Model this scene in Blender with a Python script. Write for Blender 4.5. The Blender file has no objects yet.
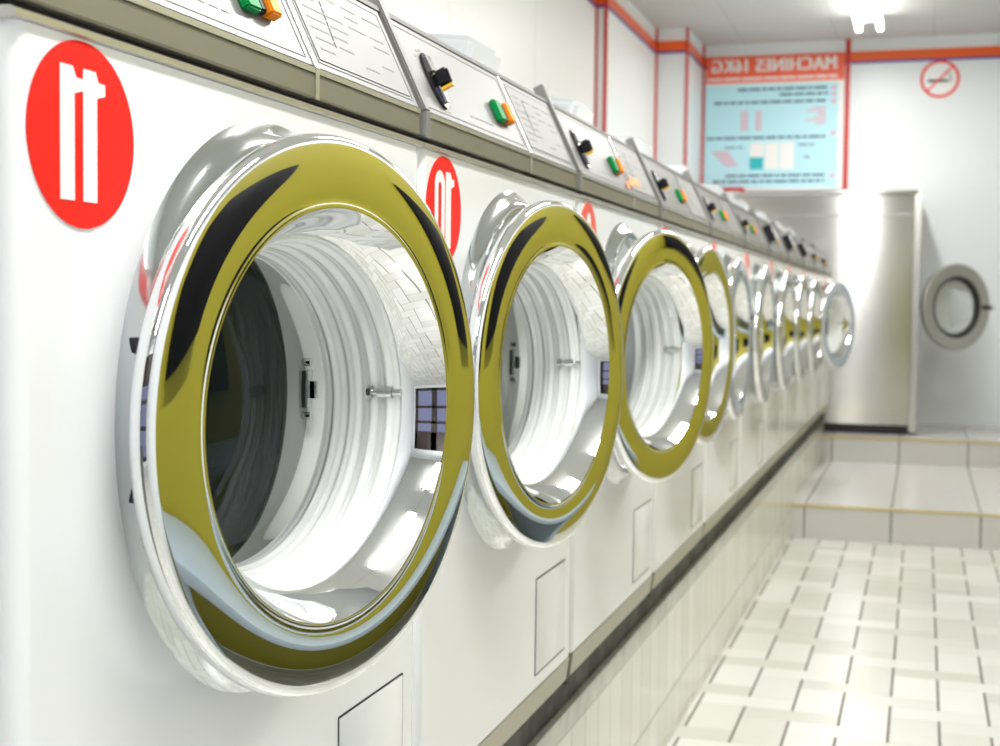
import bpy, bmesh, math, random
from mathutils import Vector, Matrix
random.seed(7)
PI = math.pi
scene = bpy.context.scene
COL = scene.collection
H = 1.0456                       # eye height above the lower floor

# ------------------------------------------------------------------ camera
FL, YAW, PIT, ROL, CX = 1376.03, 0.29752, -0.050494, 0.01208, 0.52153
f = Vector((-math.sin(YAW)*math.cos(PIT), math.cos(YAW)*math.cos(PIT), math.sin(PIT)))
r = f.cross(Vector((0, 0, 1))).normalized(); u = r.cross(f)
r2 = math.cos(ROL)*r + math.sin(ROL)*u; u2 = -math.sin(ROL)*r + math.cos(ROL)*u
cam_data = bpy.data.cameras.new('camera'); cam = bpy.data.objects.new('camera', cam_data); COL.objects.link(cam)
cam.matrix_world = Matrix(((r2.x, u2.x, -f.x, CX), (r2.y, u2.y, -f.y, 0), (r2.z, u2.z, -f.z, H), (0, 0, 0, 1)))
cam_data.lens = FL/1000*36; cam_data.sensor_width = 36; cam_data.clip_start = 0.02
cam_data.dof.use_dof = True; cam_data.dof.focus_distance = 1.22; cam_data.dof.aperture_fstop = 9.5
scene.camera = cam

# ------------------------------------------------------------------ world, lamps, exposure
world = bpy.data.worlds.new('daylight'); scene.world = world; world.use_nodes = True
bg = world.node_tree.nodes['Background']; bg.inputs[0].default_value = (0.36, 0.36, 0.62, 1); bg.inputs[1].default_value = 0.5
scene.view_settings.view_transform = 'Standard'; scene.view_settings.look = 'None'
scene.view_settings.gamma = 1; scene.view_settings.use_curve_mapping = False
scene.view_settings.exposure = 0.48
TUBE_SPANS = [(7.25, 8.6), (5.1, 6.5), (2.5, 3.9), (0.0, 1.4), (-2.2, -0.8)]
LAMP_X = 0.17; CEIL = 2.797
LAMP_W = 34
for (a, b) in TUBE_SPANS:
    ld = bpy.data.lights.new('tube_light', 'AREA'); ld.shape = 'RECTANGLE'; ld.size = 0.14; ld.size_y = b-a
    ld.energy = LAMP_W*(.55 if a > 5 else (1.15 if a > 2 else .8 if a > -1 else .4)); ld.color = (1, 0.99, 0.97)
    lo = bpy.data.objects.new('tube_light', ld); COL.objects.link(lo); lo.location = (LAMP_X if a > 7 else .55, (a+b)/2, CEIL-0.125)
# ------------------------------------------------------------------ materials
def mat(name, col=(.8, .8, .8), rough=.5, metal=0., coat=0., spec=.5, emit=None, estr=0.):
    m = bpy.data.materials.new(name); m.use_nodes = True
    b = m.node_tree.nodes['Principled BSDF']
    b.inputs['Base Color'].default_value = (*col, 1); b.inputs['Roughness'].default_value = rough
    b.inputs['Metallic'].default_value = metal; b.inputs['Coat Weight'].default_value = coat
    b.inputs['Specular IOR Level'].default_value = spec
    if emit: b.inputs['Emission Color'].default_value = (*emit, 1); b.inputs['Emission Strength'].default_value = estr
    return m

class NT:
    def __init__(s, m): s.m = m; s.t = m.node_tree; s.b = s.t.nodes['Principled BSDF']
    def n(s, ty, **k):
        x = s.t.nodes.new(ty)
        for a, b in k.items(): setattr(x, a, b)
        return x
    def l(s, a, b): s.t.links.new(a, b)
    def math(s, op, a, b=None, c=None):
        x = s.n('ShaderNodeMath', operation=op)
        for i, v in enumerate((a, b, c)):
            if v is None: continue
            if hasattr(v, 'links') or hasattr(v, 'is_linked'): s.l(v, x.inputs[i])
            else: x.inputs[i].default_value = v
        return x.outputs[0]
    def mix(s, fac, a, b):
        x = s.n('ShaderNodeMix', data_type='RGBA')
        for i, v in ((0, fac), (6, a), (7, b)):
            if hasattr(v, 'is_linked'): s.l(v, x.inputs[i])
            elif i == 0: x.inputs[0].default_value = v
            else: x.inputs[i].default_value = (*v, 1)
        return x.outputs[2]
    def coords(s):
        g = s.n('ShaderNodeNewGeometry'); p = s.n('ShaderNodeSeparateXYZ'); s.l(g.outputs['Position'], p.inputs[0])
        return g.outputs['Position'], p.outputs[0], p.outputs[1], p.outputs[2]
    def noise(s, vec, scale, detail=3):
        x = s.n('ShaderNodeTexNoise'); s.l(vec, x.inputs['Vector']); x.inputs['Scale'].default_value = scale; x.inputs['Detail'].default_value = detail
        return x.outputs['Fac']
    def wn(s, a, b):
        c = s.n('ShaderNodeCombineXYZ')
        s.l(a, c.inputs[0]); s.l(b, c.inputs[1])
        w = s.n('ShaderNodeTexWhiteNoise'); s.l(c.outputs[0], w.inputs[0]); return w.outputs[0]
    def bump(s, h, strength=.2, dist=.002):
        x = s.n('ShaderNodeBump'); x.inputs['Strength'].default_value = strength; x.inputs['Distance'].default_value = dist
        s.l(h, x.inputs['Height']); s.l(x.outputs[0], s.b.inputs['Normal'])

def jointmask(nt, v, size, w):
    """1 on a joint of width w at every multiple of size"""
    a = nt.math('FLOORED_MODULO', v, size)
    lo = nt.math('LESS_THAN', a, w/2); hi = nt.math('GREATER_THAN', a, size-w/2)
    return nt.math('MAXIMUM', lo, hi)

M = {}
M['enamel'] = mat('white_enamel', (.90, .91, .925), .22, coat=.3)
M['enamel_grey'] = mat('pale_enamel', (.62, .62, .58), .3)
M['chrome'] = mat('polished_chrome', (.86, .87, .88), .025, 1.)
M['chrome_soft'] = mat('satin_chrome', (.60, .62, .62), .10, 1.)
M['steel'] = mat('brushed_steel', (.56, .56, .54), .27, 1.)
nt = NT(M['steel']); P, X, Y, Z = nt.coords()
mp = nt.n('ShaderNodeMapping'); mp.inputs['Scale'].default_value = (3, 3, 90); nt.l(P, mp.inputs[0])
nz = nt.noise(mp.outputs[0], 6); nt.l(nt.mix(nz, (.50, .50, .49), (.68, .68, .66)), nt.b.inputs['Base Color'])
nt.b.inputs['Anisotropic'].default_value = .85
tg = nt.n('ShaderNodeTangent'); tg.direction_type = 'RADIAL'; tg.axis = 'Z'; nt.b.inputs['Anisotropic Rotation'].default_value = .25; nt.l(tg.outputs[0], nt.b.inputs['Tangent'])
M['panel'] = mat('silver_control_plate', (.21, .21, .205), .42, .3)
M['beige'] = mat('beige_metal', (.25, .23, .17), .38, .35)
M['trim_grey'] = mat('grey_trim', (.20, .20, .19), .5, .0)
M['screen_black'] = mat('screen_black', (.003, .003, .004), .4, spec=.15)  # for the unseen panels added to reflect dark in the chrome
M['seam'] = mat('dark_seam', (.05, .045, .04), .5)
M['lip'] = mat('aluminium_lip', (.62, .61, .57), .25, .8)
M['black'] = mat('black_plastic', (.012, .012, .014), .18)
M['dark'] = mat('dark_gap', (.02, .02, .02), .6)
M['green'] = mat('green_plastic', (.0, .26, .06), .5, spec=.2)
M['orange'] = mat('orange_plastic', (.95, .28, .01), .5, spec=.2)
M['matt_black'] = mat('matt_black_plastic', (.01, .01, .012), .5, spec=.2)
M['yellow_mark'] = mat('yellow_mark', (.9, .50, .03), .4)
M['sticker'] = mat('red_sticker', (.88, .012, .004), .5, spec=.2)
M['sticker_faded'] = mat('faded_red_sticker', (.86, .10, .07), .35)  # paler red paints in the overexposure of the farther discs
M['white_print'] = mat('white_print', (.9, .9, .88), .4)
M['print'] = mat('grey_print', (.20, .20, .21), .6)
M['print_black'] = mat('black_print', (.02, .02, .03), .6)
M['card'] = mat('printed_card', (.25, .25, .24), .5)
M['orange_sticker'] = mat('orange_sticker', (.9, .30, .10), .5)
M['kick'] = mat('kick_metal', (.42, .39, .29), .35, .3)
M['drum'] = mat('dark_drum_steel', (.055, .06, .062), .22, .75)
M['tub'] = mat('white_tub_ring', (.78, .79, .77), .3)
M['hopper'] = mat('pale_grey_plastic', (.62, .64, .66), .3)
M['red'] = mat('red_trim', (.60, .03, .02), .4)
M['orange_band'] = mat('orange_band', (.90, .13, .015), .3)
M['blue_band'] = mat('blue_band', (.04, .05, .35), .4)
M['brass'] = mat('brass_edge', (.75, .60, .22), .28, 1.)
M['rubber'] = mat('black_rubber', (.02, .02, .02), .5)
M['dryer_door'] = mat('grey_door_metal', (.36, .36, .32), .35, .4)
M['tube'] = mat('lit_tube', (1, 1, 1), .5, emit=(1, .99, .96), estr=9)
M['lampwhite'] = mat('lamp_housing', (.85, .85, .84), .4)
M['bench'] = mat('blue_grey_laminate', (.30, .37, .42), .4)
M['frame'] = mat('window_frame_dark', (.05, .035, .03), .4)

def glassmat(name, body, fac, rough=.03):
    """clear pane: mostly see-through, a sheen on top, a little milky body"""
    m = bpy.data.materials.new(name); m.use_nodes = True; t = m.node_tree
    for n in list(t.nodes): t.nodes.remove(n)
    out = t.nodes.new('ShaderNodeOutputMaterial'); tr = t.nodes.new('ShaderNodeBsdfTransparent')
    tr.inputs[0].default_value = (.96, .98, .97, 1)
    pb = t.nodes.new('ShaderNodeBsdfPrincipled'); pb.inputs['Base Color'].default_value = (*body, 1); pb.inputs['Roughness'].default_value = rough
    mx = t.nodes.new('ShaderNodeMixShader'); lw = t.nodes.new('ShaderNodeLayerWeight'); lw.inputs[0].default_value = .35
    ma = t.nodes.new('ShaderNodeMath'); ma.operation = 'MULTIPLY_ADD'; ma.inputs[1].default_value = .6; ma.inputs[2].default_value = fac
    ma.use_clamp = True
    t.links.new(lw.outputs['Fresnel'], ma.inputs[0]); t.links.new(ma.outputs[0], mx.inputs[0])
    t.links.new(tr.outputs[0], mx.inputs[1]); t.links.new(pb.outputs[0], mx.inputs[2]); t.links.new(mx.outputs[0], out.inputs[0])
    return m
M['glass_side'] = glassmat('ribbed_glass', (.97, .99, .98), .78, .04)
M['glass_end'] = glassmat('clear_glass', (.02, .03, .03), .0)
M['pane'] = glassmat('window_glass', (.5, .55, .6), .03)

# floor: long and short tiles in a stepped lattice
M['floor'] = mat('floor_tiles', (.8, .8, .76), .28)
nt = NT(M['floor']); P, X, Y, Z = nt.coords()
S_, T_, PER = .121, .095, .41
xs = nt.math('ADD', X, .018)
k = nt.math('FLOOR', nt.math('DIVIDE', xs, S_))
uu = nt.math('SUBTRACT', xs, nt.math('MULTIPLY', k, S_))
vv = nt.math('ADD', nt.math('ADD', Y, .10), nt.math('MULTIPLY', k, T_))
row = nt.math('FLOOR', nt.math('DIVIDE', vv, PER))
v = nt.math('SUBTRACT', vv, nt.math('MULTIPLY', row, PER))
G = .0035
def near(a, c, w=G): return nt.math('LESS_THAN', nt.math('ABSOLUTE', nt.math('SUBTRACT', a, c)), w)
hj = nt.math('MAXIMUM', nt.math('MAXIMUM', near(v, 0), near(v, PER)), nt.math('MAXIMUM', near(v, T_), near(v, 2*T_)))
left = near(uu, 0); right = near(uu, S_)
leftok = nt.math('MAXIMUM', nt.math('LESS_THAN', v, T_), nt.math('GREATER_THAN', v, 2*T_))
rightok = nt.math('GREATER_THAN', v, T_)
vj = nt.math('MAXIMUM', nt.math('MULTIPLY', left, leftok), nt.math('MULTIPLY', right, rightok))
vj2 = vj
cell = nt.math('ADD', nt.math('GREATER_THAN', v, T_), nt.math('GREATER_THAN', v, 2*T_))
kk = nt.math('SUBTRACT', k, nt.math('MULTIPLY', nt.math('COMPARE', cell, 1.0, .1), 1.0))
cid = nt.math('ADD', nt.math('MULTIPLY', row, 3), nt.math('COMPARE', cell, 2.0, .1))
tone = nt.wn(kk, cid)
base = nt.mix(tone, (.56, .56, .51), (.70, .70, .67))
base = nt.mix(nt.math('MULTIPLY', nt.noise(P, 5), .18), base, (.55, .55, .47))
c1 = nt.mix(nt.math('MULTIPLY', hj, .55), base, (.30, .29, .24))
c2 = nt.mix(vj2, c1, (.13, .12, .10))
nt.l(c2, nt.b.inputs['Base Color'])
nt.l(nt.math('ADD', nt.math('MULTIPLY', nt.math('MAXIMUM', hj, vj2), .5), .25), nt.b.inputs['Roughness'])
nt.bump(nt.math('SUBTRACT', 1.0, nt.math('MAXIMUM', hj, vj2)), .35, .002)

# step tiles: 0.378 m wide
M['step'] = mat('step_tiles', (.72, .71, .69), .22)
nt = NT(M['step']); P, X, Y, Z = nt.coords()
j = jointmask(nt, nt.math('SUBTRACT', X, .031), .378, .007)
base = nt.mix(nt.math('MULTIPLY', nt.noise(P, 3), .5), (.62, .61, .59), (.54, .53, .51))
nt.l(nt.mix(j, base, (.12, .11, .10)), nt.b.inputs['Base Color']); nt.bump(nt.math('SUBTRACT', 1.0, j), .3)

# plinth tiles: narrow uprights over a low course
M['plinth'] = mat('plinth_tiles', (.78, .78, .71), .18)
nt = NT(M['plinth']); P, X, Y, Z = nt.coords()
j1 = jointmask(nt, Y, .102, .005)
j2 = near(Z, .125, .003)
tone = nt.wn(nt.math('FLOOR', nt.math('DIVIDE', Y, .102)), nt.math('GREATER_THAN', Z, .125))
base = nt.mix(tone, (.70, .70, .62), (.82, .82, .76))
low = nt.math('LESS_THAN', Z, .326)
jj = nt.math('MAXIMUM', nt.math('MULTIPLY', nt.math('MULTIPLY', j1, .55), low), nt.math('MAXIMUM', nt.math('MULTIPLY', j2, .8), nt.math('MULTIPLY', near(Z, .326, .002), .5)))
base = nt.mix(nt.math('MULTIPLY', nt.math('SUBTRACT', 1.0, low), nt.noise(P, 25, 5)), base, (.30, .30, .28))
nt.l(nt.mix(jj, base, (.22, .21, .17)), nt.b.inputs['Base Color']); nt.bump(nt.math('SUBTRACT', 1.0, jj), .3)

# mortar ledge between plinth tiles and machines
M['mortar'] = mat('stained_mortar', (.25, .25, .24), .7)
nt = NT(M['mortar']); P, X, Y, Z = nt.coords()
n1 = nt.noise(P, 14, 5)
rmp = nt.n('ShaderNodeValToRGB'); nt.l(n1, rmp.inputs[0]); rmp.color_ramp.elements[0].position = .38; rmp.color_ramp.elements[0].color = (.055, .055, .053, 1)
rmp.color_ramp.elements[1].position = .62; rmp.color_ramp.elements[1].color = (.13, .13, .125, 1); nt.l(rmp.outputs[0], nt.b.inputs['Base Color'])

M['wall'] = mat('white_wall_panel', (.84, .85, .84), .35)
nt = NT(M['wall']); P, X, Y, Z = nt.coords()
nt.l(nt.mix(nt.math('MULTIPLY', nt.noise(P, 2), .25), (.82, .85, .87), (.74, .77, .79)), nt.b.inputs['Base Color'])
M['wall_seamed'] = mat('white_wall_boards', (.84, .85, .84), .35)
nt = NT(M['wall_seamed']); P, X, Y, Z = nt.coords()
j = jointmask(nt, nt.math('SUBTRACT', Y, .15), 1.19, .008)
nt.l(nt.mix(nt.math('MULTIPLY', j, .5), (.86, .87, .86), (.35, .35, .35)), nt.b.inputs['Base Color'])
M['ceiling'] = mat('ceiling_tile', (.66, .66, .63), .8)
nt = NT(M['ceiling']); P, X, Y, Z = nt.coords()
j = nt.math('MAXIMUM', jointmask(nt, nt.math('SUBTRACT', X, .54), .6, .006), jointmask(nt, nt.math('SUBTRACT', Y, .35), 1.2, .006))
base = nt.mix(nt.noise(P, 60, 4), (.58, .58, .56), (.70, .70, .68))
nt.l(nt.mix(nt.math('MULTIPLY', j, .5), base, (.3, .3, .3)), nt.b.inputs['Base Color'])
M['yellow'] = mat('yellow_wall_paint', (.30, .262, .012), .5)

# ------------------------------------------------------------------ mesh helpers
def obj(name, bm, m, parent=None, smooth=False, mats=None, angle=None):
    bmesh.ops.recalc_face_normals(bm, faces=bm.faces[:]) if not getattr(bm, 'keep', False) else None
    me = bpy.data.meshes.new(name); bm.to_mesh(me); bm.free()
    for mm in (mats or [m]): me.materials.append(mm)
    if smooth:
        me.polygons.foreach_set('use_smooth', [True]*len(me.polygons))
        me.set_sharp_from_angle(angle=math.radians(angle or 35))
    o = bpy.data.objects.new(name, me); COL.objects.link(o)
    if parent: o.parent = parent
    return o
def struct(o): o['kind'] = 'structure'; return o
def tag(o, label, cat, group=None):
    o['label'] = label; o['category'] = cat
    if group: o['group'] = group
    return o
def empty(name, loc):
    o = bpy.data.objects.new(name, None); o.empty_display_size = .1; COL.objects.link(o); o.location = loc; return o
def box(bm, x0, x1, y0, y1, z0, z1, bev=0, seg=2, mi=0):
    vs = [bm.verts.new((x, y, z)) for x in (x0, x1) for y in (y0, y1) for z in (z0, z1)]
    fs = [bm.faces.new([vs[i] for i in q]) for q in ((0, 1, 3, 2), (4, 6, 7, 5), (0, 4, 5, 1), (2, 3, 7, 6), (0, 2, 6, 4), (1, 5, 7, 3))]
    for q in fs: q.material_index = mi
    if bev:
        es = list({e for q in fs for e in q.edges})
        bmesh.ops.bevel(bm, geom=es, offset=bev, segments=seg, affect='EDGES', profile=.5)
    return fs
def nb(): return bmesh.new()
def boxo(name, m, dims, parent=None, bev=0):
    bm = nb(); box(bm, *dims, bev=bev); return obj(name, bm, m, parent, smooth=bev > 0)
def extrude_y(bm, prof, y0, y1, cap=True, closed=True, mi=0):
    """profile of (x,z) points swept along y"""
    a = [bm.verts.new((x, y0, z)) for x, z in prof]; b = [bm.verts.new((x, y1, z)) for x, z in prof]
    n = len(prof)
    for i in range(n if closed else n-1):
        q = bm.faces.new((a[i], a[(i+1) % n], b[(i+1) % n], b[i])); q.material_index = mi
    if cap and closed:
        bm.faces.new(a).material_index = mi; bm.faces.new(b[::-1]).material_index = mi
def lathe(bm, prof, c, seg=96, closed=False, mi=0, axis='X'):
    """profile of (radius, axial) points turned about an axis along X (or Z) through c"""
    rings = []
    for (rr, ax) in prof:
        ring = []
        if rr < 1e-6:
            p = (c[0]+ax, c[1], c[2]) if axis == 'X' else (c[0], c[1], c[2]+ax)
            ring = [bm.verts.new(p)]
        else:
            for i in range(seg):
                t = 2*PI*i/seg
                p = (c[0]+ax, c[1]+rr*math.cos(t), c[2]+rr*math.sin(t)) if axis == 'X' else (c[0]+rr*math.cos(t), c[1]+rr*math.sin(t), c[2]+ax)
                ring.append(bm.verts.new(p))
        rings.append(ring)
    pairs = list(zip(rings, rings[1:])) + ([(rings[-1], rings[0])] if closed else [])
    for A, B in pairs:
        for i in range(seg):
            j = (i+1) % seg
            if len(A) == 1 and len(B) == 1: continue
            if len(A) == 1: q = bm.faces.new((A[0], B[j], B[i]))
            elif len(B) == 1: q = bm.faces.new((A[i], A[j], B[0]))
            else: q = bm.faces.new((A[i], A[j], B[j], B[i]))
            q.material_index = mi
def tube(bm, pts, rad, seg=10):
    pts = [Vector(p) for p in pts]; rings = []
    for i, p in enumerate(pts):
        d = (pts[min(i+1, len(pts)-1)]-pts[max(i-1, 0)]).normalized()
        a = d.cross(Vector((0, 0, 1)))
        if a.length < .01: a = d.cross(Vector((0, 1, 0)))
        a.normalize(); b = d.cross(a)
        rings.append([bm.verts.new(p+rad*(math.cos(2*PI*q/seg)*a+math.sin(2*PI*q/seg)*b)) for q in range(seg)])
    for A, B in zip(rings, rings[1:]):
        for i in range(seg): bm.faces.new((A[i], A[(i+1) % seg], B[(i+1) % seg], B[i]))
    bm.faces.new(rings[0][::-1]); bm.faces.new(rings[-1])
def prism(bm, poly, O, U, V, N, d, mi=0):
    """2-D polygon in the frame O + a*U + b*V, with thickness d along N"""
    O, U, V, N = map(Vector, (O, U, V, N))
    a = [bm.verts.new(O+x*U+y*V) for x, y in poly]; b = [bm.verts.new(O+x*U+y*V+N*d) for x, y in poly]; n = len(poly)
    bm.faces.new(b).material_index = mi; bm.faces.new(a[::-1]).material_index = mi
    for i in range(n): bm.faces.new((a[i], b[i], b[(i+1) % n], a[(i+1) % n])).material_index = mi
def rect(cx, cy, w, h): return [(cx-w/2, cy-h/2), (cx+w/2, cy-h/2), (cx+w/2, cy+h/2), (cx-w/2, cy+h/2)]
def disc(cx, cy, rx, ry=None, n=48): ry = ry or rx; return [(cx+rx*math.cos(2*PI*i/n), cy+ry*math.sin(2*PI*i/n)) for i in range(n)]
def text_polys(s, size, bold=.0, spacing=1.):
    """flat text mesh (verts, faces) centred on the origin"""
    cu = bpy.data.curves.new('lettering', 'FONT'); cu.body = s; cu.size = size; cu.align_x = 'CENTER'; cu.align_y = 'CENTER'; cu.offset = bold; cu.space_character = spacing
    cu.resolution_u = 3
    o = bpy.data.objects.new('lettering', cu); me = bpy.data.meshes.new_from_object(o)
    vs = [tuple(v.co) for v in me.vertices]; fs = [tuple(p.vertices) for p in me.polygons]
    bpy.data.objects.remove(o); bpy.data.curves.remove(cu); bpy.data.meshes.remove(me)
    return vs, fs
def add_text(bm, s, size, O, U, V, bold=0., sx=1., mi=0, spacing=1.):
    O, U, V = map(Vector, (O, U, V)); vs, fs = text_polys(s, size, bold, spacing)
    w = [bm.verts.new(O+U*(x*sx)+V*y) for x, y, z in vs]
    for q in fs:
        try: bm.faces.new([w[i] for i in q]).material_index = mi
        except ValueError: pass

# ------------------------------------------------------------------ the room
XR, YF, YB, XL = 1.78, -2.6, 9.353, -1.2
Z1, Z2 = .150, .294            # two steps
YS1, YS2 = 6.33, 8.236
T = .15
struct(boxo('floor', M['floor'], (XL-T, XR+T, YF-T, YS1+.02, -.1, 0)))
struct(boxo('trim_1', M['step'], (XL-T, XR+T, YS1, YS2+.02, -.1, Z1)))
struct(boxo('trim_2', M['step'], (XL-T, XR+T, YS2, YB+T, -.1, Z2)))
bm = nb(); box(bm, -.03, XR, YS1-.004, YS1+.014, Z1-.006, Z1+.0025); struct(obj('trim_3', bm, M['brass']))
bm = nb(); box(bm, -.03, XR, YS2-.004, YS2+.016, Z2-.008, Z2+.0025); struct(obj('trim_4', bm, M['brass']))
struct(boxo('ceiling', M['ceiling'], (XL-T, XR+T, YF-T, YB+T, CEIL, CEIL+.1)))
struct(boxo('wall_back', M['wall'], (XL-T, XR+T, YB, YB+T, -.1, CEIL)))
struct(boxo('wall_left', M['wall_seamed'], (XL-T, XL, YF, YB, -.1, CEIL)))
struct(boxo('wall_left_pilaster', M['wall_seamed'], (XL, -1.143, 7.3, 8.715, 0, CEIL)))
struct(boxo('wall_left_corner', M['wall'], (XL, -.94, 8.715, YB, 0, CEIL)))
bm = nb(); box(bm, XR, XR+T, YF, YB, -.1, CEIL); struct(obj('wall_right', bm, M['wall']))
bm = nb(); box(bm, XR-.012, XR, 1.3, 8.1, .02, 2.05); struct(obj('trim_5', bm, M['yellow']))
# shop front behind the camera
bm = nb()
box(bm, XL, XR, YF-T, YF, -.1, .1); box(bm, XL, XR, YF-T, YF, 2.4, CEIL); box(bm, XL, -1.1, YF-T, YF, .1, 2.4); box(bm, 1.65, XR, YF-T, YF, .1, 2.4)
struct(obj('wall_front', bm, M['wall']))
bm = nb()
for x in (-1.1, -.5, .1, .7, 1.52): box(bm, x, x+.13, YF-.1, YF-.01, .1, 2.4)
for z in (.1, .75, 1.3): box(bm, -1.1, 1.65, YF-.1, YF-.01, z, z+.09)
box(bm, -1.1, 1.65, YF-.1, YF-.01, 1.7, 2.4)
struct(obj('window_1', bm, M['frame']))
struct(boxo('window_1_pane', M['pane'], (-1.1, 1.65, YF-.075, YF-.07, .1, 2.4)))
struct(boxo('door_1', M['bench'], (1.08, 1.72, YB-.03, YB, Z2, 2.35), bev=.006))  # unseen slab added so the shut chrome doors reflect blue-grey

# bands and corner strips
ZB0, ZB1, ZBL = 2.652, 2.715, 2.637
def band(n, dims_o, dims_b):
    struct(boxo('trim_%d' % n, M['orange_band'], dims_o)); struct(boxo('trim_%d' % (n+1), M['blue_band'], dims_b))
e = .004
for n, (x0, x1, y0, y1) in enumerate([(-.94, XR, YB-e, YB), (-.94, -.94+e, 8.715, YB-e), (-1.143, -.94+e, 8.715-e, 8.715), (-1.143, -1.143+e, 7.3, 8.715-e), (XL, -1.143+e, 7.3-e, 7.3), (XL, XL+e, YF, 7.3-e)]):
    band(6+2*n, (x0, x1, y0, y1, ZB0, ZB1), (x0, x1, y0, y1, ZBL, ZB0))
for n, (x0, x1, y0, y1, z0, z1) in enumerate([
        (-.006, .024, YB-.010, YB-.001, 1.82, CEIL), (-.94, -.928, YB-.012, YB-.001, 1.82, CEIL), (-.95, -.934, 8.709, 8.722, 1.0, CEIL-.002),
        (-1.1425, -1.13, 8.703, 8.7145, 1.0, CEIL), (-1.155, -1.136, 7.294, 7.306, 1.0, CEIL), (XL, XL+.010, 7.287, 7.299, 1.0, CEIL)]):
    struct(boxo('trim_%d' % (18+n), M['red'], (x0, x1, y0, y1, z0, z1)))
# low boxed pipe chase at the foot of the back wall, edged in red
struct(boxo('trim_24', M['wall'], (-.93, -.655, 9.22, YB, Z2, 1.81)))
bm = nb(); box(bm, -.93, -.64, 9.212, YB, 1.81, 1.832); box(bm, -.655, -.64, 9.212, YB, Z2, 1.81); struct(obj('trim_25', bm, M['red']))

# plinth under the washers
Y0, W = .7027, .70
struct(boxo('trim_26', M['plinth'], (-.75, -.0313, YF, 8.44, 0, .366)))
struct(boxo('trim_27', M['mortar'], (-.75, -.043, YF, 8.42, .366, .436)))

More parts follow.
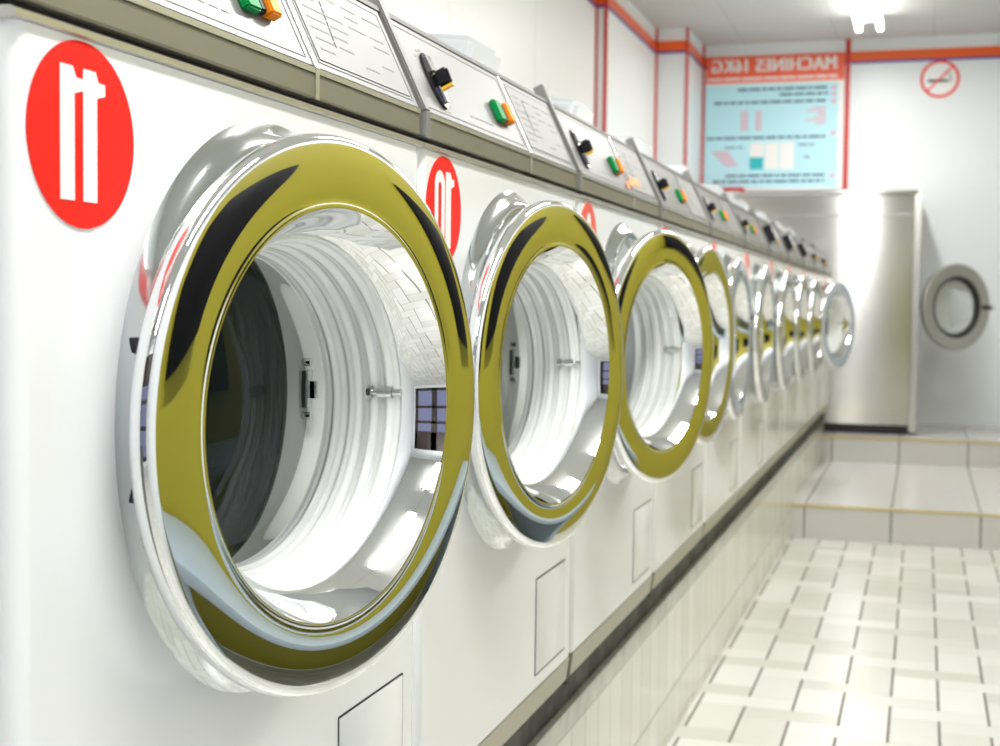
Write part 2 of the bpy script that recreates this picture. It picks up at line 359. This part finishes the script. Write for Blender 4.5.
# ------------------------------------------------------------------ washing machine prototype
CYL, CZL = .345, .959          # porthole centre in the machine
ZB = .436                      # machine stands on this height
def washer_proto():
    t = empty('washing_machine', (0, Y0, ZB))
    def P(name, bm, m, parent=t, smooth=False, mats=None, angle=None):
        bmesh.ops.translate(bm, verts=bm.verts[:], vec=(0, 0, -ZB)); return obj(name, bm, m, parent, smooth, mats, angle)
    # body: front with a round hole, rounded upright edges, sides, back, top
    bm = nb(); N = 96; R0 = .205; z0, z1 = .490, 1.212; yl, yr = .016, .684
    def onrect(a):
        c, s = math.cos(a), math.sin(a); k = min(((yr-CYL) if c > 0 else (CYL-yl))/max(abs(c), 1e-9), ((z1-CZL) if s > 0 else (CZL-z0))/max(abs(s), 1e-9)); return CYL+k*c, CZL+k*s
    angs = sorted({round(2*PI*i/N, 6) for i in range(N)} | {round(math.atan2(zz-CZL, yy-CYL) % (2*PI), 6) for yy in (yl, yr) for zz in (z0, z1)})
    inn = [bm.verts.new((0, CYL+R0*math.cos(a), CZL+R0*math.sin(a))) for a in angs]
    out = [bm.verts.new((0, *onrect(a))) for a in angs]
    dee = [bm.verts.new((-.05, CYL+R0*math.cos(a), CZL+R0*math.sin(a))) for a in angs]
    n = len(angs)
    for i in range(n):
        j = (i+1) % n; bm.faces.new((inn[i], out[i], out[j], inn[j])); bm.faces.new((inn[i], inn[j], dee[j], dee[i]))
    for (ya, yb, sg) in ((yl, .0015, 1), (yr, .6985, -1)):
        pr = [(0, ya)]+[(-.015+.015*math.cos(a), ya-sg*.0145*math.sin(a)) for a in (PI/8, PI/4, 3*PI/8, PI/2)]+[(-.70, yb)]
        A = [bm.verts.new((x, y, z0)) for x, y in pr]; B = [bm.verts.new((x, y, z1)) for x, y in pr]
        for i in range(len(pr)-1): bm.faces.new((A[i], A[i+1], B[i+1], B[i]))
    box(bm, -.70, -.05, .0015, .6985, 1.19, 1.212); box(bm, -.70, -.69, .0015, .6985, ZB, 1.212); box(bm, -.70, -.02, .0015, .6985, ZB, .49)
    P('body', bm, M['enamel'], smooth=True, angle=30)
    # toe plate under the white front
    bm = nb(); extrude_y(bm, [(-.02, .452), (-.004, .452), (0.001, .4885), (-.02, .4885)], .012, .688); P('kick_plate', bm, M['kick'])
    bm = nb(); box(bm, -.02, -.006, .0005, .009, .44, .487); P('kick_joint', bm, M['dark'])
    # access flap, lower far corner
    bm = nb(); ya, yb, za, zb = .487, .655, .510, .650
    for d in ((ya, yb, zb-.0010, zb+.0010), (ya, yb, za-.0008, za+.0008), (ya-.0008, ya+.0008, za, zb), (yb-.0008, yb+.0008, za, zb)): box(bm, -.0005, .0006, *d)
    g = P('flap_gap', bm, M['dark'])
    bm = nb(); box(bm, -.002, .0014, ya+.0016, yb-.0016, za+.0016, zb-.0016, bev=.0008); P('access_flap', bm, M['enamel'], smooth=True)
    # lip, gap, fascia, silver plates
    bm = nb(); extrude_y(bm, [(-.03, 1.212), (-.001, 1.212), (.003, 1.2135), (.003, 1.2175), (-.001, 1.2195), (-.03, 1.2195)], .0008, .6992); P('top_lip', bm, M['lip'])
    bm = nb(); box(bm, -.03, -.012, .001, .699, 1.2205, 1.231); P('shadow_gap', bm, M['dark'])
    bm = nb(); extrude_y(bm, [(-.03, 1.2255), (-.002, 1.2255), (.0, 1.2270), (0, 1.2465), (-.004, 1.249), (-.03, 1.249)], .006, .694); P('fascia', bm, M['beige'])
    SX, SZ = -.05, .106; L = math.hypot(SX, SZ); Ud = Vector((SX/L, 0, SZ/L)); Nd = Vector((SZ/L, 0, -SX/L)); O = Vector((0, 0, 1.2525))
    bm = nb(); extrude_y(bm, [(-.008, 1.2475), (.0012, 1.2475), (.0012, 1.2525), (-.008, 1.2565)], .006, .694); P('fascia_edge', bm, M['lip'])
    def plate(name, y0, y1, a0, a1, d0, d1, m, parent=t, bev=0):
        bm = nb(); prism(bm, rect((y0+y1)/2, (a0+a1)/2, y1-y0, a1-a0), O+Nd*d0, (0, 1, 0), Ud, Nd, d1-d0)
        if bev: bmesh.ops.bevel(bm, geom=bm.edges[:], offset=bev, segments=2, affect='EDGES')
        return P(name, bm, m, parent, smooth=bev > 0)
    cp = plate('control_panel', .008, .692, .002, L, -.012, 0, M['panel'])
    bm = nb()
    for (a0, a1, y0, y1) in ((.008, .0092, .018, .415), (.008, .0092, .443, .682), (L-.008, L-.0068, .018, .415), (L-.008, L-.0068, .443, .682), (.008, L-.007, .4142, .4154), (.008, L-.007, .4424, .4436), (.008, L-.007, .681, .682), (.008, L-.007, .018, .019)):
        prism(bm, rect((y0+y1)/2, (a0+a1)/2, y1-y0, a1-a0), O, (0, 1, 0), Ud, Nd, .0006)
    P('panel_border', bm, M['trim_grey'], cp)
    card = plate('instruction_card', .448, .676, .012, L-.012, 0, .0009, M['card'])
    bm = nb(); rnd = random.Random(3)
    for c_, cw in enumerate((.05, .045, .045, .05)):
        for rr in range(7):
            yy = .462+c_*.054; aa = .026+rr*.0112
            if rnd.random() < .4 and c_ > 0: continue
            x = yy
            while x < yy+cw*rnd.uniform(.5, .95):
                w_ = rnd.uniform(.004, .011); prism(bm, rect(x+w_/2, aa, w_, .0018), O+Nd*.0009, (0, 1, 0), Ud, Nd, .0003); x += w_+.0025
    P('print', bm, M['print'], card)
    bm = nb()
    for rr in range(8): prism(bm, rect(.505+rr*.0012, .038+rr*.0075, .0022, .0055), O+Nd*.0009, (0, 1, 0), Ud, Nd, .0004)
    P('print_block', bm, M['print_black'], card)
    bm = nb(); extrude_y(bm, [(-.012, 1.2245), (.0015, 1.2245), (.0015, 1.2525), (-.012, 1.2525)], .426, .434)
    prism(bm, rect(.430, L/2, .008, L), O, (0, 1, 0), Ud, Nd, .0014); P('panel_rib', bm, M['lip'])
    # grey divider at the near end of each machine, knee at the bottom and a horn past the top
    bm = nb(); ln = L+.034
    extrude_y(bm, [(-.02, 1.2245), (.004, 1.2245), (.004, 1.2525), (-.02, 1.2525)], .0, .018)
    prism(bm, rect(.009, ln/2, .018, ln), O-Nd*.012, (0, 1, 0), Ud, Nd, .0165)
    bmesh.ops.bevel(bm, geom=[e for e in bm.edges if e.calc_length() > .02], offset=.002, segments=2, affect='EDGES')
    P('panel_divider', bm, M['trim_grey'], smooth=True)
    # dark seam and white cap behind the panel
    bm = nb(); prism(bm, rect(.35, L+.0035, .70, .007), O-Nd*.010, (0, 1, 0), Ud, Nd, .0115); P('seam_strip', bm, M['seam'])
    bm = nb(); extrude_y(bm, [(-.05, 1.25), (-.057, 1.360), (-.13, 1.398), (-.20, 1.398), (-.22, 1.205), (-.05, 1.205)], .003, .697)
    P('top_cap', bm, M['enamel'])
    # selector: black oval plate, chrome wedges standing in for glints, raised grip, yellow line
    kc = (.092, .050)
    bm = nb(); prism(bm, disc(kc[0], kc[1], .019, .036), O, (0, 1, 0), Ud, Nd, .0035)
    bmesh.ops.bevel(bm, geom=[e for e in bm.edges if e.calc_length() < .006], offset=.001, segments=1, affect='EDGES')
    kn = P('program_knob', bm, M['black'], smooth=True)
    bm = nb()
    for s in (-1, 1): prism(bm, [(kc[0]-.007, kc[1]+s*.010), (kc[0]+.007, kc[1]+s*.010), (kc[0]+.004, kc[1]+s*.029), (kc[0]-.004, kc[1]+s*.029)][::s], O+Nd*.0035, (0, 1, 0), Ud, Nd, .0045)
    P('knob_highlight', bm, M['chrome'], kn)
    bm = nb(); prism(bm, [(kc[0]-.004, kc[1]-.011), (kc[0]+.006, kc[1]-.013), (kc[0]+.011, kc[1]+.008), (kc[0]+.001, kc[1]+.012)], O+Nd*.003, (0, 1, 0), Ud, Nd, .018)
    bmesh.ops.bevel(bm, geom=bm.edges[:], offset=.003, segments=2, affect='EDGES'); P('knob_grip', bm, M['matt_black'], kn, smooth=True)
    bm = nb(); prism(bm, rect(kc[0]+.001, kc[1]-.013, .009, .003), O+Nd*.005, (0, 1, 0), Ud, Nd, .016); P('pointer', bm, M['yellow_mark'], kn)
    bm = nb(); rnd = random.Random(5)
    for q in range(13):
        a = PI*.75+q/12*PI*1.5; prism(bm, rect(kc[0]+.040*math.cos(a+PI/2)*.9, kc[1]+.040*math.sin(a+PI/2), .006, .0018), O, (0, 1, 0), Ud, Nd, .0004)
    P('dial_marks', bm, M['print'], cp)
    bm = nb()
    for q in range(5): prism(bm, rect(.20+.02*q, .022, .013, .0018), O, (0, 1, 0), Ud, Nd, .0004)
    P('printed_line', bm, M['print'], cp)
    for nm, y, w, hh, m, d in (('start_button', .326, .024, .030, 'green', .009), ('button_spacer', .345, .012, .026, 'matt_black', .008), ('stop_button', .362, .020, .028, 'orange', .012)):
        bm = nb(); prism(bm, rect(y, .046, w, hh), O, (0, 1, 0), Ud, Nd, d); bmesh.ops.bevel(bm, geom=bm.edges[:], offset=.0018, segments=2, affect='EDGES'); P(nm, bm, M[m], smooth=True)
    # soap hopper on the lid
    bm = nb(); extrude_y(bm, [(-.19, 1.395), (-.175, 1.473), (-.30, 1.485), (-.33, 1.395)], .0, .17)
    bmesh.ops.bevel(bm, geom=bm.edges[:], offset=.012, segments=3, affect='EDGES')
    P('soap_hopper', bm, M['hopper'], smooth=True)
    # porthole: collar, tub ring, drum
    c = (0, CYL, CZL)
    bm = nb(); lathe(bm, [(.236, .0), (.231, .003), (.226, .009), (.221, .015), (.216, .018), (.209, .018), (.204, .015), (.204, -.004)], (0, CYL, CZL-.002)); P('porthole_collar', bm, M['chrome_soft'], smooth=True, angle=60)
    bm = nb(); lathe(bm, [(.2045, -.035), (.190, -.046), (.160, -.050), (.150, -.052), (.145, -.056), (.150, -.062), (.20, -.066)], c); P('tub_ring', bm, M['tub'], smooth=True, angle=50)
    bm = nb(); pr = [(.147, -.066), (.235, -.075), (.245, -.13)]
    pr += [(.245-(.004 if i % 2 else 0), -.13-.02*i) for i in range(16)]+[(.235, -.46), (.05, -.47), (0, -.46)]
    lathe(bm, pr, c, 72); P('drum', bm, M['drum'], smooth=True, angle=50)
    # hinge slots on the near side of the collar, lock catch on the far side
    for dz in (.055, -.048):
        bm = nb(); a = PI-math.asin(dz/.224); yy, zz = CYL+.224*math.cos(a), CZL+dz
        box(bm, .003, .021, yy-.006, yy+.004, zz-.0055, zz+.0055, bev=.001); P('hinge', bm, M['black'], smooth=True)
    bm = nb(); yy = CYL+.164; box(bm, -.052, -.042, yy-.006, yy+.008, CZL-.016, CZL+.020, bev=.001); box(bm, -.042, -.034, yy-.003, yy+.004, CZL-.007, CZL+.010, bev=.001)
    lathe(bm, [(0, -.040), (.004, -.041), (.004, -.05)], (0, yy+.001, CZL+.028), 12); lathe(bm, [(0, -.040), (.004, -.041), (.004, -.05)], (0, yy+.001, CZL-.024), 12)
    P('lock_catch', bm, M['chrome_soft'], smooth=True)
    # door, its origin on the hinge line
    hx, hy = .02, .105
    dc = (.0192, .2118, CZL-ZB-.0045); DS = 1.046
    def D(name, bm, m, parent, smooth=True, angle=40):
        o = obj(name, bm, m, parent, smooth, angle=angle); return o
    bm = nb()
    prof = [(.137, -.036), (.1395, -.034), (.1455, -.026), (.1525, -.012), (.1565, -.003), (.1575, -.0006), (.1595, 0.0), (.1612, -.0006)]
    for i in range(13):
        q = i/12; prof.append((.1625+.0450*q, .0018*(1-(2*q-1)**2)-.001))
    prof += [(.2095, -.0019), (.2115, -.0040), (.2129, -.0078), (.2135, -.0125), (.2125, -.0165), (.210, -.019), (.200, -.0205), (.1425, -.034), (.137, -.036)]
    prof = [(a_*DS, b_) for a_, b_ in prof]; lathe(bm, prof, dc, 160)
    door = D('door', bm, M['chrome'], t, angle=50); door.location = (hx, hy, 0)
    bm = nb(); pr = []
    n = 60
    for i in range(n+1):
        q = i/n; rr = .1425-.011*q; rr += .0016*math.sin(q*PI*2*4.5)+.0008*math.sin(q*PI*2*10.3); pr.append((rr, -.034-.078*q))
    lathe(bm, pr, dc, 96); D('glass_bowl', bm, M['glass_side'], door, angle=80)
    bm = nb(); lathe(bm, [(.1315, -.112), (.127, -.118), (.11, -.121), (.06, -.114), (.03, -.111), (0, -.110)], dc, 96); D('bowl_end', bm, M['glass_end'], door, angle=60)
    # latch bolt through the far side of the bezel
    bm = nb(); yy = dc[1]+.145; zz = dc[2]+.010
    tube(bm, [(dc[0]-.062, yy-.011, zz), (dc[0]-.034, yy-.004, zz)], .0035); tube(bm, [(dc[0]-.055, yy-.009, zz), (dc[0]-.042, yy-.006, zz)], .006)
    tube(bm, [(dc[0]-.064, yy-.0115, zz), (dc[0]-.060, yy-.011, zz)], .006)
    D('latch_bolt', bm, M['chrome_soft'], door)
    door.rotation_euler = (0, 0, -math.radians(11.2))
    return t

# numerals: mirrored, as the photograph shows them
def one(cx, w, h):
    """mirrored condensed 1: flag on the right"""
    return [(cx-w/2, -h/2), (cx+w*.12, -h/2), (cx+w*.12, h*.30), (cx+w*.5, h*.33), (cx+w*.5, h*.42), (cx+w*.2, h*.42), (cx+w*.05, h/2), (cx-w/2, h/2)]
def zero(bm, cx, w, h, O, U, V, N):
    n = 32; st = w*.35
    def rr(w_, h_):
        r_ = w_/2; pts = []
        for i in range(n):
            a = 2*PI*i/n; pts.append((cx+r_*math.cos(a), (h_/2-r_)*(1 if math.sin(a) >= 0 else -1)+r_*math.sin(a)))
        return pts
    A, B = rr(w, h), rr(w-2*st, h-2*st*1.1)
    O, U, V, N = map(Vector, (O, U, V, N)); va = [bm.verts.new(O+U*x+V*y+N*.0004) for x, y in A]; vb = [bm.verts.new(O+U*x+V*y+N*.0004) for x, y in B]
    for i in range(n): bm.faces.new((va[i], va[(i+1) % n], vb[(i+1) % n], vb[i]))
def numeral(num, parent, zc, yc):
    bm = nb(); O, U, V, N = (.0009, yc, zc), (0, 1, 0), (0, 0, 1), (1, 0, 0)
    if num == 11:
        for cx in (-.0135, .0115): prism(bm, one(cx, .0245, .085), O, U, V, N, .0004)
    elif num == 10:
        zero(bm, -.0165, .034, .086, O, U, V, N); prism(bm, one(.018, .028, .086), O, U, V, N, .0004)
    else:
        # seen mirrored along y
        add_text(bm, str(num), .105, (.0014, yc, zc), (0, -1, 0), V, bold=.003, sx=.62)
    return obj('numeral', bm, M['white_print'], parent)

proto = washer_proto()
def dup(o, parent=None):
    c = o.copy(); COL.objects.link(c); c.parent = parent
    for ch in o.children: dup(ch, c)
    return c
angles = {11: 11.2, 10: 10.3, 9: 14.0, 8: 7.0, 7: 1.0, 6: .5, 5: 1.5, 4: 1., 3: 1.5, 2: 19., 1: 1.}
names = {11: 'nearest', 10: 'second'}
desc = {
 11: 'white front-loading washing machine numbered 11, nearest of the row, round chrome door ajar',
 10: 'white front-loading washing machine numbered 10 on a red disc, chrome door ajar',
 9: 'white washing machine numbered 9, third in the row, orange sticker on its control panel',
 8: 'white washing machine numbered 8, fourth in the row, farthest of the yellow-reflecting doors',
 7: 'white washing machine numbered 7, fifth in the row, first with its silver door shut',
 6: 'white washing machine numbered 6, sixth in the row, silver door shut and small selector knob',
 5: 'white washing machine numbered 5, seventh in the row, nearest with a boxy black selector',
 4: 'white washing machine numbered 4, middle of the three with boxy black selectors',
 3: 'white washing machine numbered 3, farthest of the three with boxy black selectors',
 2: 'white washing machine near the far end of the row, its silver door swung wide open',
 1: 'white washing machine last in the row beside the steel dryer, door hidden by another'}
pristine = {}
machines = {11: proto}
for num in range(10, 0, -1): machines[num] = dup(proto)
for num, m in machines.items():
    m.location = (0, Y0+(11-num)*W, ZB)
    tag(m, desc[num], 'washing machine', 'washing machines along the left wall')
    for ch in m.children:
        if ch.name.startswith('door'): ch.rotation_euler = (0, 0, -math.radians(angles[num]))
    yc, zc = .073, H+.105-ZB
    bm = nb(); prism(bm, disc(yc, zc, .059, .060, 64), (0, 0, 0), (0, 1, 0), (0, 0, 1), (1, 0, 0), .0009)
    st = obj('number_sticker', bm, M['sticker'] if num > 9 else M['sticker_faded'], m)
    numeral(num, st, zc, yc)
# boxy selectors on three far machines
bm = nb(); SXZ = Vector((-.05, 0, .106)).normalized(); NN = Vector((.106, 0, .05)).normalized()
prism(bm, rect(.10, .052, .075, .062), Vector((0, 0, 1.2525-ZB)), (0, 1, 0), SXZ, NN, .03)
bmesh.ops.bevel(bm, geom=bm.edges[:], offset=.004, segments=2, affect='EDGES')
bk = obj('selector_box', bm, M['black'], machines[5], smooth=True)
for num in (4, 3): c = bk.copy(); COL.objects.link(c); c.parent = machines[num]
# orange sticker on machine 9
bm = nb()
for (y, a, w, h_) in ((.445, .022, .035, .012), (.50, .030, .085, .016), (.40, .014, .02, .014)):
    prism(bm, rect(y, a, w, h_), Vector((0, 0, 1.2525-ZB))+NN*.0015, (0, 1, 0), SXZ, NN, .0004)
st = obj('orange_sticker', bm, M['orange_sticker'], machines[9])

# ------------------------------------------------------------------ steel tumble dryer on the platform
t = tag(empty('tumble_dryer', (0, 8.48, Z2)), 'tall stainless steel tumble dryer on the raised step, round door open', 'dryer')
def Q(name, bm, m, parent=t, smooth=False, loc=(0, 8.48, Z2), angle=None):
    bmesh.ops.translate(bm, verts=bm.verts[:], vec=(-loc[0], -loc[1], -loc[2])); return obj(name, bm, m, parent, smooth, angle=angle)
bm = nb(); box(bm, -.60, .455, 8.48, 9.30, Z2+.055, 1.715, bev=.004); Q('cabinet', bm, M['steel'], smooth=True)
bm = nb(); box(bm, -.605, .475, 8.474, 9.31, 1.715, 1.74, bev=.003); Q('top_panel', bm, M['steel'], smooth=True)
bm = nb(); box(bm, -.58, .44, 8.50, 9.28, Z2, Z2+.055); Q('base', bm, M['black'])
bm = nb(); box(bm, -.598, .45, 8.477, 8.4805, 1.595, 1.600); Q('panel_seam', bm, M['lip'])
bm = nb(); N = 64; yc, zc, R0 = 8.785, 1.056, .215; xf = .497
angs = [2*PI*i/N+PI/N for i in range(N)]
ya, yb, za, zb = 8.478, 9.302, Z2+.02, 1.735
def onr(a):
    c, s = math.cos(a), math.sin(a); k_ = min(((yb-yc) if c > 0 else (yc-ya))/max(abs(c), 1e-9), ((zb-zc) if s > 0 else (zc-za))/max(abs(s), 1e-9)); return yc+k_*c, zc+k_*s
angs = sorted(angs+[math.atan2(zz-zc, yy-yc) % (2*PI) for yy in (ya, yb) for zz in (za, zb)])
inn = [bm.verts.new((xf, yc+R0*math.cos(a), zc+R0*math.sin(a))) for a in angs]; out = [bm.verts.new((xf, *onr(a))) for a in angs]
bk_ = [bm.verts.new((xf-.04, *onr(a))) for a in angs]; n = len(angs)
for i in range(n):
    j = (i+1) % n; bm.faces.new((inn[i], out[i], out[j], inn[j])); bm.faces.new((out[i], bk_[i], bk_[j], out[j]))
Q('front_panel', bm, M['lip'])
bm = nb(); lathe(bm, [(.215, .497), (.215, .44), (.26, .42), (.26, 0), (0, 0)], (0, yc, zc), 64); Q('dryer_drum', bm, M['drum'], smooth=True)
# door, hinged on the near edge
hd = (.502, 8.525); C = (.03, .262, zc-Z2)
bm = nb(); lathe(bm, [(.185, -.02), (.185, -.002), (.188, 0), (.256, 0), (.26, -.004), (.26, -.02), (.25, -.026), (.20, -.026), (.185, -.02)], C, 96)
dd = obj('dryer_door', bm, M['dryer_door'], t, smooth=True); dd.location = (hd[0], hd[1]-8.48, 0); dd.rotation_euler = (0, 0, -math.radians(48))
bm = nb(); lathe(bm, [(.186, -.004), (.182, -.001), (.170, -.004), (.158, -.030), (.158, -.04), (.19, -.05), (.19, -.02)], C, 72); obj('door_gasket', bm, M['rubber'], dd, smooth=True)
bm = nb(); lathe(bm, [(.158, -.03), (.155, -.06), (.13, -.10), (.05, -.115), (0, -.117)], C, 72); obj('door_glass', bm, glassmat('dryer_glass', (.6, .62, .6), .35), dd, smooth=True)
bm = nb(); box(bm, C[0], C[0]+.012, C[1]+.19, C[1]+.265, C[2]-.012, C[2]+.012, bev=.004); obj('handle', bm, M['black'], dd, smooth=True)
bm = nb(); lathe(bm, [(0, .022), (.014, .02), (.016, .01), (.012, 0)], (C[0], C[1]+.262, C[2]), 20); obj('door_knob', bm, M['chrome_soft'], dd, smooth=True)
bm = nb(); lathe(bm, [(.205, -.052), (.205, -.03), (.25, -.026), (.25, -.04), (.205, -.052)], C, 72); obj('back_ring', bm, M['rubber'], dd, smooth=True)

# ------------------------------------------------------------------ poster (everything mirrored, as photographed)
XA, XB_, ZA, ZC = -.915, -.012, 1.822, 2.712
YP = YB-.012
pt = boxo('instruction_poster', M['white_print'], (XA, XB_, YP, YB-.005, ZA, ZC)); tag(pt, 'blue and orange laundry instruction poster reading MACHINES 16KG on back wall', 'poster')
def px(x, y):       # poster pixel (crop units) to wall
    return XA+(x-92)/(718-92)*(XB_-XA), ZC-(y-92)/(700-92)*(ZC-ZA)
def prect(bm, x0, y0, x1, y1, d=.0005, mi=0):
    a, b = px(x0, y0), px(x1, y1); prism(bm, [(a[0], b[1]), (b[0], b[1]), (b[0], a[1]), (a[0], a[1])], (0, YP, 0), (1, 0, 0), (0, 0, 1), (0, -1, 0), d)
pm = {k: mat(k, c, .45) for k, c in dict(poster_blue=(.52, .84, .93), poster_red=(.95, .15, .07), poster_pink=(.80, .42, .50), poster_teal=(.03, .50, .55), poster_ink=(.04, .08, .14)).items()}
bm = nb(); prect(bm, 92, 222, 694, 690); obj('blue_field', bm, pm['poster_blue'], pt)
bm = nb(); prect(bm, 92, 92, 718, 212, .0006); obj('header_band', bm, pm['poster_red'], pt)
bm = nb(); o_ = px(401, 138); [add_text(bm, 'MACHINES 16KG', .122, (o_[0]+dx_, YP-.0012-dy_, o_[1]), (-1, 0, 0), (0, 0, 1), sx=.84, spacing=1.08) for dx_, dy_ in ((-.005, 0), (-.0017, .0002), (.0017, .0004), (.005, .0006))]
obj('headline', bm, M['white_print'], pt)
def dashes(bm, x0, x1, y, h, rnd, d=.0009, wmin=18, wmax=60):
    x = x0
    while x < x1-8:
        w = min(rnd.uniform(wmin, wmax), x1-x); prect(bm, x, y-h/2, x+w, y+h/2, d); x += w+7
rnd = random.Random(11)
bm = nb(); dashes(bm, 100, 688, 194, 11, rnd, .0009, 40, 100); obj('subheading', bm, M['white_print'], pt)
bm = nb()
bm.free()
for x0, x1, y, h_ in ((240, 650, 244, 10), (430, 650, 270, 10), (130, 650, 302, 10), (98, 640, 462, 10), (190, 640, 634, 10), (130, 640, 660, 10), (185, 280, 505, 6), (520, 590, 497, 6), (545, 585, 552, 6)):
    bm = nb(); dashes(bm, x0, x1, y, h_, rnd); obj('text_line', bm, pm['poster_ink'], pt)
for x0, x1, n_ in ((255, 290, 7), (322, 350, 7)):
    bm = nb()
    for i in range(n_): prect(bm, x0, 342+i*13, x1, 350+i*13, .0014)
    obj('pink_list', bm, pm['poster_pink'], pt)
bm = nb()
for i in range(6): prect(bm, 640-(60+30*math.sin(i*2.)), 330+i*14, 640, 337+i*14, .0014)
obj('pink_list', bm, pm['poster_pink'], pt); bm = nb()
for i in range(5): prect(bm, 125+i*14, 522+i*14, 205+i*10, 531+i*14, .0014)
obj('pink_note', bm, pm['poster_pink'], pt)
for y in (238, 266, 298, 440, 630): 
    bm = nb(); prect(bm, 664, y, 684, y+16, .0014); obj('pink_marker', bm, pm['poster_pink'], pt)
for x0 in (300, 369, 438):
    bm = nb(); prect(bm, x0, 484, x0+63, 606, .0011); obj('white_box', bm, M['white_print'], pt)
bm = nb(); prect(bm, 300, 550, 363, 606, .0018); obj('teal_box', bm, pm['poster_teal'], pt)

# ------------------------------------------------------------------ no smoking sign
t = tag(empty('no_smoking_sign', (.585, YB, 2.52)), 'round red no-smoking sign with a crossed cigarette on the back wall', 'sign')
def S(name, bm, m): return obj(name, bm, m, t)
bm = nb(); prism(bm, disc(0, 0, .118, n=64), (0, -.002, 0), (1, 0, 0), (0, 0, 1), (0, -1, 0), .002); S('sign_plate', bm, M['white_print'])
bm = nb(); pts = 64
for i in range(pts):
    a, b = 2*PI*i/pts, 2*PI*(i+1)/pts
    prism(bm, [(.104*math.cos(a), .104*math.sin(a)), (.120*math.cos(a), .120*math.sin(a)), (.120*math.cos(b), .120*math.sin(b)), (.104*math.cos(b), .104*math.sin(b))], (0, -.004, 0), (1, 0, 0), (0, 0, 1), (0, -1, 0), .0015)
S('red_ring', bm, M['sticker'])
bm = nb(); q = .0055*math.sqrt(.5)
prism(bm, [(-.076-q, -.076+q), (-.076+q, -.076-q), (.076+q, .076-q), (.076-q, .076+q)], (0, -.0062, 0), (1, 0, 0), (0, 0, 1), (0, -1, 0), .001); S('red_slash', bm, M['sticker'])
bm = nb(); prism(bm, rect(-.012, -.012, .125, .017), (0, -.004, 0), (1, 0, 0), (0, 0, 1), (0, -1, 0), .001); prism(bm, rect(.068, -.012, .010, .017), (0, -.004, 0), (1, 0, 0), (0, 0, 1), (0, -1, 0), .001); S('cigarette', bm, M['print_black'])
bm = nb(); tube(bm, [(.066, -.005, .002), (.060, -.005, .018), (.045, -.005, .024), (.048, -.005, .040), (.030, -.005, .048)], .0025, 6); tube(bm, [(.074, -.005, .002), (.072, -.005, .022), (.058, -.005, .032), (.060, -.005, .050)], .0025, 6); S('smoke', bm, M['print'])

# ------------------------------------------------------------------ ceiling lamps
def lamp(a, b, label):
    t = tag(empty('fluorescent_lamp', (LAMP_X if a > 7 else .55, (a+b)/2, CEIL)), label, 'ceiling lamp', 'fluorescent lamps on the ceiling')
    h = (b-a)/2
    bm = nb(); extrude_y(bm, [(-.035, 0), (.035, 0), (.025, -.05), (-.025, -.05)], -h, h); obj('housing', bm, M['lampwhite'], t)
    for s in (-1, 1):
        bm = nb(); tube(bm, [(s*.062, -h+.02, -.085), (s*.062, h-.02, -.085)], .016, 16); obj('tube', bm, M['tube'], t, smooth=True)
        for y in (-h, h-.02):
            bm = nb(); box(bm, s*.062-.018, s*.062+.018, y, y+.02, -.105, -.03); box(bm, min(0, s*.06), max(0, s*.06), y, y+.02, -.05, -.03)
            obj('tube_holder', bm, M['lampwhite'], t)
for i, (a, b) in enumerate(TUBE_SPANS):
    lamp(a, b, ['lit twin-tube fluorescent lamp on the ceiling before the back wall'][0] if i == 0 else ['', 'lit twin-tube ceiling lamp above the far washing machines, before the steps', 'lit twin-tube ceiling lamp above the fourth and fifth washing machines', 'lit twin-tube ceiling lamp right above the camera and nearest washing machine', 'lit twin-tube ceiling lamp behind the camera by the shop window'][i])

# ------------------------------------------------------------------ seen in the chrome: bench, and black panels added for their reflections
t = tag(empty('bench', (1.45, 2.4, 0)), 'blue-grey laminate bench against the yellow wall, mirrored in the nearest door', 'bench')
bm = nb(); box(bm, -.28, .30, -1.1, 1.1, .48, .54, bev=.01); obj('seat', bm, M['bench'], t, smooth=True)
for y in (-1.0, .95):
    bm = nb(); box(bm, -.24, .26, y, y+.05, 0, .48); obj('leg', bm, M['bench'], t)

# unseen black panels added to make the dark reflections in the door rings
for (a, b, z0, z1, lab) in ((1.62, 2.38, .93, 1.52, 'black wall screen at the near end of the yellow wall, out of frame'),
                            (3.0, 3.85, .95, 1.52, 'middle black wall screen on the yellow wall, out of frame'),
                            (4.5, 6.4, 1.25, 1.65, 'long black wall screen on the yellow wall, nearest the steps, out of frame')):
    t = tag(empty('wall_screen', (XR-.05, (a+b)/2, (z0+z1)/2)), lab, 'screen')
    bm = nb(); box(bm, -.02, .03, -(b-a)/2, (b-a)/2, -(z1-z0)/2, (z1-z0)/2, bev=.01); obj('screen_panel', bm, M['screen_black'], t, smooth=True)
